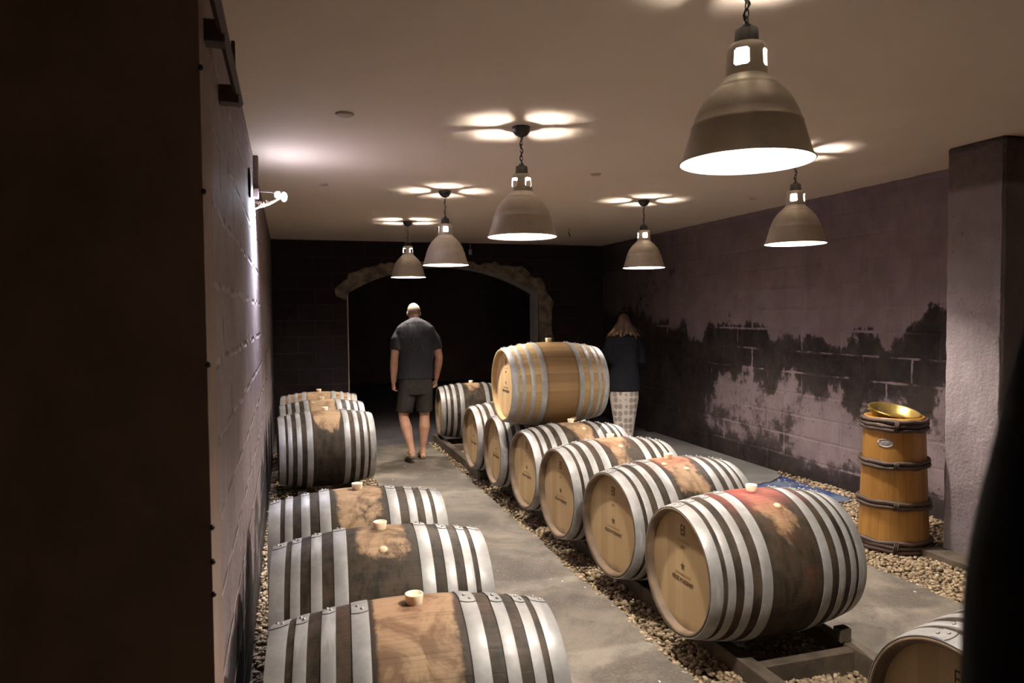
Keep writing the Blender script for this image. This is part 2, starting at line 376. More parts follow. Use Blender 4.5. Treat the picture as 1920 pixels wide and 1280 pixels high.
# pillar
def rough_box(name, a, b, mat, step=.045, amp=.006, seed=1, kind='structure'):
    bm = bmesh.new(); bmesh.ops.create_cube(bm, size=1)
    for v in bm.verts: v.co = Vector([(a[i]+b[i])/2+v.co[i]*(b[i]-a[i]) for i in range(3)])
    bmesh.ops.bevel(bm, geom=bm.edges[:], offset=.012, segments=2, affect='EDGES')
    n_ = max(2, int(max(b[i]-a[i] for i in range(3))/step))
    bmesh.ops.subdivide_edges(bm, edges=[e for e in bm.edges if e.calc_length() > .3], cuts=min(60, n_), use_grid_fill=True)
    from mathutils import noise
    for v in bm.verts:
        p = v.co*9+Vector((seed, 0, 0)); q = noise.noise_vector(p)*amp+noise.noise_vector(p*3.7)*amp*.5
        v.co += Vector((q.x, q.y, 0))
    me = bpy.data.meshes.new(name); bm.to_mesh(me); bm.free(); me.materials.append(mat)
    me.polygons.foreach_set('use_smooth', [True]*len(me.polygons)); o = bpy.data.objects.new(name, me); COL.objects.link(o)
    if kind: o['kind'] = kind
    return o
rough_box('wall_pillar', (4.475, 3.60, ZF-.1), (5.3, 4.03, ZC), M_PIL)
mb = MB(); mb.bbox((4.30, 3.30, ZF-.01), (4.47, 4.05, ZF+.05), .006, M=None)
tag(mb.build('baseboard_right', M_TIMBER, smooth=False), kind='structure')

# back wall with arched opening
AX0, AX1, AZ = .887, 3.95, 2.035
def arch(n_=28):
    pts = []
    c = ((AX0+AX1)/2); hw = (AX1-AX0)/2; rise = 2.462-AZ; R = (hw*hw+rise*rise)/(2*rise)
    a0 = math.asin(hw/R)
    for i in range(n_+1):
        a = -a0+2*a0*i/n_; pts.append((c+R*math.sin(a), AZ+rise-R+R*math.cos(a)))
    return pts
ap = arch(); T = .42
v = []; f = []
loop = [(AX0, ZF-.1)]+ap+[(AX1, ZF-.1)]
outer = [(XL-.2, ZF-.1)]+[(XL-.2+(XR+.4-XL)*i/(len(ap)-1), ZC) for i in range(len(ap))]+[(XR+.2, ZF-.1)]
k = len(loop)
for (x, z) in loop: v.append((x, YB, z))
for (x, z) in outer: v.append((x, YB, z))
for (x, z) in loop: v.append((x, YB+T, z))
for (x, z) in outer: v.append((x, YB+T, z))
fm = []
for i in range(k-1):
    f.append((i, i+1, k+i+1, k+i)); fm.append(0)
    f.append((2*k+i, 3*k+i, 3*k+i+1, 2*k+i+1)); fm.append(0)
    f.append((i, 2*k+i, 2*k+i+1, i+1)); fm.append(1)
f.append((0, k, k, 0)) if False else None
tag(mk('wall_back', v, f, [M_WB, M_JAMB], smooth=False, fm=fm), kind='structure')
# rubble surround of the arch (rough mortar proud of the wall) + right jamb band
from mathutils import noise as NZ
inn = [(AX0-.01, AZ-.10)]+ap+[(AX1+.01, AZ-.12), (AX1+.01, 1.55), (AX1+.01, .9), (AX1+.01, ZF)]
outp = []
for i, (x, z) in enumerate(inn):
    if i <= len(ap):
        t = i/len(ap); base = .17+.13*math.exp(-((t-.17)/.12)**2)+.16*math.exp(-((t-.86)/.12)**2)-.09*math.exp(-((t-.52)/.14)**2)
        c = Vector(((AX0+AX1)/2, 1.2)); d = (Vector((x, z))-c).normalized(); w_ = base+.035*math.sin(i*1.9)+.02*math.sin(i*4.3)
        outp.append((x+d.x*w_, z+d.y*w_*.8))
    else: outp.append((x+.27+.03*math.sin(i*2.2), z))
nr = 8; v = []; f = []
sub = []
for i in range(len(inn)-1):
    for s_ in range(5): t = s_/5; sub.append(tuple(tuple(a[j]*(1-t)+b[j]*t for j in (0, 1)) for a, b in ((inn[i], inn[i+1]), (outp[i], outp[i+1]))))
sub.append((inn[-1], outp[-1]))
for i, (a, b) in enumerate(sub):
    for j in range(nr+1):
        t = j/nr; x, z = a[0]*(1-t)+b[0]*t, a[1]*(1-t)+b[1]*t
        q = NZ.noise(Vector((x*6, z*6, 1))); x += .04*t*NZ.noise(Vector((x*11, z*11, 5))); z += .04*t*NZ.noise(Vector((x*11, z*11, 9)))
        pr = .03*(1 if 0 < j < nr else 0)+(.03*abs(q) if 0 < j < nr else 0)
        v.append((x, YB+.004-pr, z))
for i in range(len(sub)-1):
    for j in range(nr): f.append((i*(nr+1)+j, (i+1)*(nr+1)+j, (i+1)*(nr+1)+j+1, i*(nr+1)+j+1))
tag(mk('trim_2', v, f, M_RUB), kind='structure')
# plaster lip on the left edge of the opening
mb = MB(); mb.bbox((AX0-.012, YB-.012, ZF), (AX0+.004, YB+.05, AZ), .003); tag(mb.build('trim_3', M_JAMB), kind='structure')
# the dark room beyond
mb = MB(); mb.box((-4, 18.8, ZF-.1), (8, 19, 4)); tag(mb.build('wall_beyond', M_WN, smooth=False), kind='structure')
mb = MB(); mb.box((-4, 11.75, 3.4), (8, 19, 3.5)); tag(mb.build('ceiling_beyond', M_WN, smooth=False), kind='structure')
for nm, xx in (('wall_beyond_left', -3.2), ('wall_beyond_right', 7.2)):
    mb = MB(); mb.box((xx, 11.75, ZF-.1), (xx+.2, 19, 3.5)); tag(mb.build(nm, M_WN, smooth=False), kind='structure')
# nail heads along the near wall corner
for zz, wh in ((2.33, 'topmost'), (2.02, 'second from the top'), (1.58, 'third from the top'), (1.16, 'fourth from the top'), (1.07, 'next to lowest'), (.985, 'lowest')):
    mb = MB(); mb.ball((0, 0, 0), (.007, .006, .008), 10, 8)
    o = mb.build('nail', M_BLACK, loc=(XN+.002, YN+.002, zz)); tag(o, 'small dark nail head on the corner of the dark near wall, '+wh, 'nail', 'nails along the near wall corner')

# ------------------------------------------------------------------ gravel
ICO = bmesh.new(); bmesh.ops.create_icosphere(ICO, subdivisions=1, radius=1)
IV = np.array([v.co[:] for v in ICO.verts]); IF = np.array([[v.index for v in f.verts] for f in ICO.faces]); ICO.free()
def gravel(name, x0, x1, y0, y1, dens, hf, label, seed=1, size=(.009, .019)):
    rs = np.random.RandomState(seed); P = []
    A = (x1-x0)*(y1-y0); n_ = int(A*dens)
    xs = rs.uniform(x0, x1, n_); ys = y0+(y1-y0)*rs.uniform(0, 1, n_)**1.5
    V = []; Fc = []; skip = lambda x, y: (2.2 < x < 2.6 and y > 3.1 and rs.rand() < .8) or (.15 < x < .72 and rs.rand() < .85) or (y > 6 and rs.rand() < .5)
    keep = [i for i in range(n_) if not skip(xs[i], ys[i])]; xs = xs[keep]; ys = ys[keep]; n_ = len(keep)
    for i in range(n_):
        s = rs.uniform(*size); sc = s*np.array([rs.uniform(.8, 1.35), rs.uniform(.7, 1.1), rs.uniform(.45, .8)])
        p = IV*(1+rs.uniform(-.22, .22, (12, 1)))*sc
        a, b, c = rs.uniform(0, 2*PI), rs.uniform(-.5, .5), rs.uniform(-.5, .5)
        Rm = np.array([[math.cos(a), -math.sin(a), 0], [math.sin(a), math.cos(a), 0], [0, 0, 1]]) @ np.array([[1, 0, 0], [0, math.cos(b), -math.sin(b)], [0, math.sin(b), math.cos(b)]]) @ np.array([[math.cos(c), 0, math.sin(c)], [0, 1, 0], [-math.sin(c), 0, math.cos(c)]])
        z = hf(xs[i], ys[i])+rs.uniform(-.004, .012)
        V.append(p @ Rm.T+np.array([xs[i], ys[i], z])); Fc.append(IF+12*i)
    V = np.concatenate(V); Fc = np.concatenate(Fc)
    # bed under the stones
    nx, ny = int((x1-x0)/.08)+2, int((y1-y0)/.08)+2; o = len(V)
    gx, gy = np.meshgrid(np.linspace(x0, x1, nx), np.linspace(y0, y1, ny)); B = np.array([(a, b, hf(a, b)-.012) for a, b in zip(gx.ravel(), gy.ravel())])
    Q = [(o+j*nx+i, o+j*nx+i+1, o+(j+1)*nx+i+1, o+(j+1)*nx+i) for j in range(ny-1) for i in range(nx-1)]
    me = bpy.data.meshes.new(name); AV = np.concatenate([V, B]).astype('f4'); Qa = np.array(Q, dtype='i4')
    me.vertices.add(len(AV)); me.vertices.foreach_set('co', AV.ravel()); nt, nq = len(Fc), len(Qa)
    me.loops.add(nt*3+nq*4); me.loops.foreach_set('vertex_index', np.concatenate([Fc.ravel().astype('i4'), Qa.ravel()]))
    me.polygons.add(nt+nq); me.polygons.foreach_set('loop_start', np.concatenate([np.arange(nt)*3, nt*3+np.arange(nq)*4]).astype('i4'))
    me.update(calc_edges=True); me.materials.append(M_GRAV); me.materials.append(M_BED)
    me.polygons.foreach_set('material_index', [0]*nt+[1]*nq); me.update()
    ob = bpy.data.objects.new(name, me); COL.objects.link(ob); return tag(ob, label, 'gravel', kind='stuff')
def h_mid(x, y):
    b = -.012+.006*math.sin(x*9+y*5)+.022*min(1, max(0, (x-1.84)/.10))*(1 if x < 2.6 else max(0, (2.8-x)/.2))-(.02 if y < 2.95 and x > 2.1 else 0)
    b += .045*math.exp(-((x-2.30)/.22)**2-((y-2.35)/.42)**2)
    return ZF+b
gravel('gravel', 1.815, 2.835, 1.0, 9.8, 3600, h_mid, 'brown crushed gravel bed under the middle row of barrels', 1)
gravel('gravel', 3.80, 5.10, 2.4, 6.6, 2700, lambda x, y: ZF-.008+.03*max(0, (x-4.2))+.006*math.sin(x*7+y*6), 'brown gravel around the tall wooden tub and pillar', 2)
gravel('gravel', XL+.01, .885, 2.2, 9.8, 2000, lambda x, y: ZF-.012+.006*math.sin(x*9+y*5), 'dark gravel strip under the barrels beside the left wall', 3)

# ------------------------------------------------------------------ barrels
L, RB, R0 = .88, .3654, .3107
def rad(s): return R0+(RB-R0)*(1-abs(2*s/L)**2.0)
HOOPS = [(-.44, -.383), (-.361, -.324), (-.284, -.242), (-.196, -.143)]
HOOPS = HOOPS+[(-b, -a) for a, b in HOOPS[::-1]]
def text_mesh(txt, size, sx=1., sp=1.):
    cu = bpy.data.curves.new('lettering', 'FONT'); cu.body = txt; cu.size = size; cu.align_x = 'CENTER'; cu.align_y = 'CENTER'; cu.space_character = sp
    cu.extrude = .0008; cu.resolution_u = 2
    o = bpy.data.objects.new('tmp', cu); COL.objects.link(o); dg = bpy.context.evaluated_depsgraph_get(); dg.update()
    me = bpy.data.meshes.new_from_object(o.evaluated_get(dg)); vs = [(v.co.x*sx, v.co.y, v.co.z) for v in me.vertices]; fs = [tuple(p.vertices) for p in me.polygons]
    bpy.data.objects.remove(o); bpy.data.curves.remove(cu); bpy.data.meshes.remove(me); return vs, fs
TX = {k: text_mesh(*a) for k, a in dict(name=('RÉGIS POISSINET', .030, .88, 1.0), small=('CHAMPAGNE', .017, 1., 1.5), mark=('E0', .078, .55, 1.05), year=('2015', .020, 1., 1.)).items()}
def star(r):
    v = [(0, 0, .001)]
    for i in range(10):
        a = PI/2+i*PI/5+.12; q = r if i % 2 == 0 else r*.38; v.append((q*math.cos(a), q*math.sin(a), .001))
    return v, [(0, i, i % 10+1) for i in range(1, 11)]
def on_head(v, zc, xs):   # text plane -> front head (faces -X); reading direction is -Y
    return [(xs-.0006-p[2], -p[0], p[1]+zc) for p in v]
HOOPMESH = {}
def barrel(name, loc, yaw, label, seed, roll=0, pegs=(), marks=1, new=False, lap_side=0, group=None, bung_h=.03, cut=None, hoopx=(0,)*4, **wd):
    root = empty(name, loc, yaw); tag(root, label, 'barrel', group)
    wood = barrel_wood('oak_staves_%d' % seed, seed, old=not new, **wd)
    mb = MB(); P = [(rad(-L/2+L*i/32), -L/2+L*i/32) for i in range(33)]
    ci = R0-.024
    prof = [(ci, -L/2+.06), (ci+.002, -L/2+.008), (R0-.012, -L/2-.001)]+[(R0-.003, -L/2)]+P[1:-1]+[(R0-.003, L/2), (R0-.012, L/2+.001), (ci+.002, L/2-.008), (ci, L/2-.06)]
    mb.lathe(prof, 90, 'X')
    fm = []
    for j in range(len(prof)-1): fm += [1 if j < 3 or j >= len(prof)-4 else 0]*90
    mb.m = fm
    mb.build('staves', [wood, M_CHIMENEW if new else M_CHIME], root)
    for sgn in (-1, 1):
        hb = MB(); xx = sgn*(L/2-.042); hb.disc(ci+.004, 0, 64, 'X', c=(xx, 0, 0)); hb.disc(ci+.004, 0, 64, 'X', c=(xx-sgn*.02, 0, 0)); hb.lathe([(ci+.004, xx), (ci+.004, xx-sgn*.02)], 64, 'X')
        h = hb.build('head', M_HEADNEW if new else M_HEAD, root, smooth=False)
        if sgn < 0 and marks:
            xs = -L/2+.042
            def put(nm, vf, mt):
                m = MB(); m.add(*vf); m.build(nm, mt, h, smooth=False)
            put('name_lettering', (on_head(TX['name'][0], -.055, xs), TX['name'][1]), M_INK)
            sv, sf = star(.024); put('star_emblem', (on_head(sv, .018, xs), sf), M_INK)
            put('number_lettering', (on_head(TX['mark'][0], .195, xs), TX['mark'][1]), M_INK)
            put('small_lettering', (on_head(TX['small'][0], -.024, xs), TX['small'][1]), M_INKFAINT)
            put('year_lettering', (on_head(TX['year'][0], .112, xs), TX['year'][1]), M_INKFAINT)
            m = MB(); m.box((xs-.0014, -.055, .142), (xs-.0004, .055, .1445)); m.build('rule_line', M_INKFAINT, h, smooth=False)
    for hi, (a, b) in enumerate(HOOPS):
        if new: c_ = (a+b)/2; hw = (b-a)/2*.88; a, b = (a, b) if hi in (0, 7) else (c_-hw, c_+hw)
        t0 = .0035; n_ = 90; v = []; f = []
        hr = random.Random(seed*10+hi); lapa = hr.uniform(-.10, .06)+(PI/2)   # lap angle measured in (y,z): top = pi/2
        lapw = .16
        prof = []
        for (x, t) in ((a, 0), (a, t0*.8), (a+.003, t0), ((a+b)/2, t0*1.15), (b-.003, t0), (b, t0*.8), (b, 0)): prof.append((x, rad(x)+t))
        m = MB(); m.lathe([(r, x) for x, r in prof], n_, 'X')
        # lap plate: second thickness ending in a rounded tongue, its two rivets
        side = lap_side or (1 if hi < 4 else 1)
        K = 12; v = []
        for i in range(K+1):
            t = i/K; an = lapa-side*lapw*t*0.99
            shr = 1.0 if t > .12 else .55+.45*math.sqrt(max(0, t/.12))
            for u in (-1, -.5, 0, .5, 1):
                x = (a+b)/2+u*(b-a)/2*.97; x += 0; an2 = an+side*.022*(1-u*u)*(1 if i == 0 else 0)
                r = rad(x)+t0*1.15+(.0028 if 0 < i < K else .0002)+(.0 if abs(u) < 1 else -.0012); v.append((x, r*math.cos(an2), r*math.sin(an2)))
        f = [(i*5+j, i*5+j+1, (i+1)*5+j+1, (i+1)*5+j) for i in range(K) for j in range(4)]
        m.add(v, f); ho = m.build('hoop', M_HOOP, root); autosmooth(ho, .9)
        # dark joint line where the tongue ends
        jl = MB(); pts = []
        for u in np.linspace(-1, 1, 7):
            x = (a+b)/2+u*(b-a)/2*.97; an2 = lapa+side*.020*(1-u*u)+side*.004; r = rad(x)+t0*1.15+.001; pts.append((x, r*math.cos(an2), r*math.sin(an2)))
        jl.tube(pts, .0012, 5); jl.build('joint_line', M_BLACK, ho)
        rv = MB()
        for rk in (.25, .72):
            an = lapa-side*lapw*rk; x = (a+b)/2+(b-a)*(.14 if rk < .5 else -.14); r = rad(x)+t0+.003
            c = Vector((x, r*math.cos(an), r*math.sin(an)))
            rv.ball(c, .0062, 10, 6)
        if True: rv.build('rivets', M_RIVET, ho)
    m = MB(); m.lathe([(.0, RB-.02), (.022, RB-.02), (.025, RB-.002), (.0295, RB+bung_h*.93), (.0285, RB+bung_h), (.025, RB+bung_h), (.024, RB+bung_h*.9), (.0, RB+bung_h*.9)], 24)
    b_ = m.build('bung', M_BUNG, root)
    for (px, an) in pegs:
        m = MB(); r = rad(px); c = Vector((px, r*math.cos(an), r*math.sin(an))); R_ = Vector((0, 0, 1)).rotation_difference(c-Vector((px, 0, 0))).to_matrix()
        m.ball(c, (.019, .019, .008), 14, 8, R=R_); m.build('peg', M_KNOT, root)
        m = MB(); 
    if roll:
        for ch in root.children: ch.rotation_euler = (roll, 0, 0)
    return root
ZA = .426; pk = (.02, -.42+PI/2-.0)
PEG = lambda x, deg: (x, PI/2+math.radians(deg))     # +deg turns towards -Y? (y = r cos): angles > 90 deg lie on -Y (camera) side
GR, GL = 'barrels in the middle row', 'barrels in the row along the left wall'
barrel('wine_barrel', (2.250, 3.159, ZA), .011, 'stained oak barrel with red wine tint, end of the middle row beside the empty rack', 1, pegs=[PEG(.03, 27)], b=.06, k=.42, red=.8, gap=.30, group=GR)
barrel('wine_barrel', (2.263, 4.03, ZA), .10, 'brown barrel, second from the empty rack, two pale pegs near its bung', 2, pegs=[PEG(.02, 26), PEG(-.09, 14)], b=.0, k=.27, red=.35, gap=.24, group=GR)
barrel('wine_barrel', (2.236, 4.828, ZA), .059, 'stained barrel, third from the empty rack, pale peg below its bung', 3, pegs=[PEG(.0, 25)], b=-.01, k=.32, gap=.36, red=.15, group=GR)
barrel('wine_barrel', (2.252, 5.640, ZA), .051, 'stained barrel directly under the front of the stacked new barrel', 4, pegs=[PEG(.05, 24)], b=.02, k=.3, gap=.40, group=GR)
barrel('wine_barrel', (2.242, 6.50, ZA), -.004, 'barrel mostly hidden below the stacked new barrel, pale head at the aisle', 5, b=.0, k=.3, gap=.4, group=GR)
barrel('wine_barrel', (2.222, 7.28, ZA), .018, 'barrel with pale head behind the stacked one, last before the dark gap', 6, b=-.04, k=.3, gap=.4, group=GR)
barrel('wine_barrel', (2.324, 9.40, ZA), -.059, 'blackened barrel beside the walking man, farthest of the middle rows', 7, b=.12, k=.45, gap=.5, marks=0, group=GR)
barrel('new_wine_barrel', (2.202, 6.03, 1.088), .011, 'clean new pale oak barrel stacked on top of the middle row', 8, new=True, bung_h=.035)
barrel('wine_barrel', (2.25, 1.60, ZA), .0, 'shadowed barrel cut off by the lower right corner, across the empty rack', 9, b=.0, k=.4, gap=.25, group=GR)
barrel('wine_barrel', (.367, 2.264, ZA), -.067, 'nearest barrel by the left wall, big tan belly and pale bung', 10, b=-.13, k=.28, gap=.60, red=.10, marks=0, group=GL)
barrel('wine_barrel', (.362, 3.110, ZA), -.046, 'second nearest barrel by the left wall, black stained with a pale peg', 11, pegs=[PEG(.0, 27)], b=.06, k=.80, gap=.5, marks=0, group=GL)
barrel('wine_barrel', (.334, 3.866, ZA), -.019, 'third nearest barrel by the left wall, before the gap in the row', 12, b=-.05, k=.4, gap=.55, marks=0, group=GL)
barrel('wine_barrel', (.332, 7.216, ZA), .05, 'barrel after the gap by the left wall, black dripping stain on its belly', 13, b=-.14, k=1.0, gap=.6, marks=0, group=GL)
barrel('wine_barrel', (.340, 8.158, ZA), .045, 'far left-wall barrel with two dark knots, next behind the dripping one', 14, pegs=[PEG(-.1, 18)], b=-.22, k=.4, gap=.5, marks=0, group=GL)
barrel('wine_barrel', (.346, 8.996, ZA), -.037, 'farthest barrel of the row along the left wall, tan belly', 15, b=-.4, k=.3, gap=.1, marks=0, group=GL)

# ------------------------------------------------------------------ racks and wedges
def rack(name, xs, y0, y1, label, ties=(), top=.058, chocks=()):
    r = empty(name, (0, y0, ZF)); tag(r, label, 'rack', 'timber barrel racks')
    for x in xs:
        m = MB(); m.bbox((x-.038, 0, -.03), (x+.038, y1-y0, top-ZF), .005); m.build('rail', M_TIMBER, r, smooth=False)
    for t in ties:
        m = MB(); m.bbox((xs[0]+.03, t-y0-.03, -.02), (xs[1]-.03, t-y0+.03, top-ZF-.008), .005); m.build('crossbar', M_TIMBER, r, smooth=False)
    for (cx, cy) in chocks:
        m = MB(); m.bbox((-.035, -.03, 0), (.03, .025, .07), .005); tag(m.build('chock', M_TIMBER, smooth=False, loc=(cx, cy, top)), 'dark upright timber chock on the rack rail beside the end barrel', 'chock')
    return r
rack('barrel_rack', (2.050, 2.645), 1.05, 7.15, 'dark timber rack under the middle row with one empty bay', (2.86, 4.45, 6.1), chocks=((2.62, 2.93),))
rack('barrel_rack', (1.93, 2.70), 7.30, 9.85, 'dark timber rack under the blackened barrel by the doorway', (7.4, 9.0))
rack('barrel_rack', (.10, .62), 1.6, 4.55, 'timber rack under the three near barrels by the left wall', (4.45, 3.5))
rack('barrel_rack', (.10, .62), 6.6, 9.6, 'timber rack under the three far barrels by the left wall', (6.65, 9.3))
for i, (x, y, z, lab) in enumerate(((2.12, 6.27, .775, 'small wooden wedge below the stacked barrel, nearer its pale head'), (2.34, 5.83, .80, 'small wooden wedge under the belly of the stacked barrel, right one'))):
    m = MB(); m.bbox((-.028, -.03, -.02), (.028, .03, .02), .004); m.add([(-.02, .0, .018), (.02, .0, .018), (.02, .03, .018), (-.02, .03, .018), (-.02, .028, .045), (.02, .028, .045)], [(0, 1, 2, 3), (0, 4, 5, 1), (2, 5, 4, 3), (0, 3, 4), (1, 5, 2)])
    o = m.build('wedge', M_WEDGE, smooth=False, loc=(x, y, z)); tag(o, lab, 'wedge')

# ------------------------------------------------------------------ boards by the right wall
def board(name, pts, z, th, mat, label, rc=.12):
    bm = bmesh.new(); vs = [bm.verts.new((x, y, 0)) for x, y in pts]; f_ = bm.faces.new(vs)
    bmesh.ops.bevel(bm, geom=vs, offset=rc, segments=6, affect='VERTICES')
    r = bmesh.ops.extrude_face_region(bm, geom=bm.faces[:]); bmesh.ops.translate(bm, verts=[g for g in r['geom'] if isinstance(g, bmesh.types.BMVert)], vec=(0, 0, th))
    bmesh.ops.recalc_face_normals(bm, faces=bm.faces)
    me = bpy.data.meshes.new(name); bm.to_mesh(me); bm.free(); me.materials.append(mat); o = bpy.data.objects.new(name, me); COL.objects.link(o); o.location = (0, 0, z)
    return tag(o, label, 'board')
M_GBOARD = simple('grey_board', (.20, .195, .19), .35, .1, .2, 4, .1)
n = N('blue_board'); bx = n.noise(2.5, 5); M_BBOARD = n.out(n.mix(n.ss(bx, .42, .58), (.035, .07, .21), (.15, .19, .27)), .3)
board('blue_board', [(3.9, 5.35), (4.92, 5.35), (4.92, 6.9), (3.9, 6.9)], ZF+.022, .008, M_BBOARD, 'blue sheet lying flat by the right wall, partly under the grey one', .05)
board('grey_board', [(3.75, 6.2), (4.55, 6.12), (4.98, 6.42), (5.0, 9.4), (3.75, 9.4)], ZF+.034, .010, M_GBOARD, 'large grey sheet lying flat on the ground along the right wall', .08)

# ------------------------------------------------------------------ tall tub with brass basin
n = N('tub_oak'); x, y, z = n.xyz(); ang = n.math('ARCTAN2', y, x); st = n.math('MULTIPLY', ang, 18/(2*PI))
wn = n.node('ShaderNodeTexWhiteNoise', noise_dimensions='1D'); n.set(wn.inputs['W'], n.math('FLOOR', st))
g = n.noise(1, 6, .6, n.comb(n.math('MULTIPLY', ang, 14), n.math('MULTIPLY', z, 3), wn.outputs[0]), .4)
c = n.mix(wn.outputs[0], (.31, .145, .03), (.43, .22, .05)); c = n.mix(n.math('MULTIPLY', n.ss(g, .42, .7), .5), c, (.20, .085, .02))
sm = n.ss(n.math('ABSOLUTE', n.math('SUBTRACT', n.math('FRACT', st), .5)), .48, .5); c = n.mix(n.math('MULTIPLY', sm, .5), c, (.10, .045, .01))
M_TUB = n.out(c, .42, 0, n.bump(n.math('SUBTRACT', n.math('MULTIPLY', g, .2), sm), .3, .003))
M_WITHY = simple('withy_bark', (.060, .036, .026), .6, 0, .4, 25, .5, .004)
M_BRASS = simple('brass', (.50, .36, .12), .32, .85, .15, 8, .05)
M_PLATE = simple('zinc_plate', (.45, .42, .42), .4, .6, .25, 60, .4, .002)
TZ, TH = ZF+.005, .97
tub = empty('wooden_tub', (4.30, 4.30, TZ)); tag(tub, 'tall honey-coloured wooden tub with bark hoops standing on gravel by the pillar', 'tub')
def tr(z): return .240-.036*(z/TH)**1.1
m = MB(); m.lathe([(tr(0)-.02, .0), (tr(0), 0)]+[(tr(TH*i/12), TH*i/12) for i in range(1, 13)]+[(tr(TH)-.022, TH), (tr(TH)-.024, TH-.25), (0, TH-.25)], 72)
m.build('staves', M_TUB, tub)
rr = random.Random(3)
for zz in (.948, .918, .888, .650, .618, .358, .326, .074, .045, .016):
    m = MB(); K = 72; ph = rr.uniform(0, 6); pts = []; rad_ = []
    for i in range(K+1):
        a = 2*PI*i/K; r = tr(zz)+.011+.002*math.sin(3*a+ph); pts.append((r*math.cos(a), r*math.sin(a), zz+.004*math.sin(2*a+ph)+.003*math.sin(7*a+ph)))
        rad_.append(.0155*(1+.10*math.sin(5*a+ph)+.12*math.sin(11*a+2*ph)) if i < K else None)
    rad_[-1] = rad_[0]; m.tube(pts, rad_, 10); m.build('withy_hoop', M_WITHY, tub)
for zz, hh in ((.918, .05), (.634, .036), (.342, .036), (.045, .05)):
    m = MB(); a0 = -2.35
    for k_ in range(3):
        a = a0+k_*.045; r = tr(zz)+.026; m.tube([(r*math.cos(a), r*math.sin(a), zz-hh*.75), ((r+.006)*math.cos(a+.02), (r+.006)*math.sin(a+.02), zz), (r*math.cos(a+.04), r*math.sin(a+.04), zz+hh*.75)], .005, 6)
    m.build('binding', M_WITHY, tub)
m = MB(); K = 28; pv = []; a0 = -2.62
for rr_, dd in ((1, 0), (1, .004), (.88, .004), (.86, .003)):
    for i in range(K):
        a = 2*PI*i/K; u = .052*rr_*math.cos(a)*(1.08); vv = .030*rr_*math.sin(a); zz = 0.79+vv; an = a0+u/tr(zz); r = tr(zz)+dd; pv.append((r*math.cos(an), r*math.sin(an), zz))
m.add(pv, [(j*K+i, j*K+(i+1) % K, (j+1)*K+(i+1) % K, (j+1)*K+i) for j in range(3) for i in range(K)]+[tuple(range(3*K, 4*K))]); 
for u in (-.046, .046):
    an = a0+u/tr(0.79); r = tr(0.79)+.004; m.ball((r*math.cos(an), r*math.sin(an), 0.79), .005, 8, 6)
for dz in (-.010, .0, .010):
    p_ = [((tr(0.79)+.0048)*math.cos(a0+u/tr(0.79)), (tr(0.79)+.0048)*math.sin(a0+u/tr(0.79)), 0.79+dz) for u in np.linspace(-.028, .028, 6)]; m.tube(p_, .0014, 4)
pl = m.build('plate', M_PLATE, tub); tag(pl, 'oval grey metal plate')
bas = MB(); bas.lathe([(0, -.075), (.09, -.073), (.135, -.055), (.160, -.01), (.168, .001), (.176, .004), (.179, -.002), (.170, -.010), (.142, -.062), (.095, -.082), (0, -.084)], 64)
bas.bbox((-.205, -.02, -.006), (-.172, .02, .003), .003)
bo = bas.build('brass_basin', M_BRASS, loc=(4.295, 4.295, TZ+TH+.040)); bo.rotation_euler = (math.radians(12), math.radians(4), -.2)
tag(bo, 'round brass basin resting on top of the tall wooden tub', 'basin')

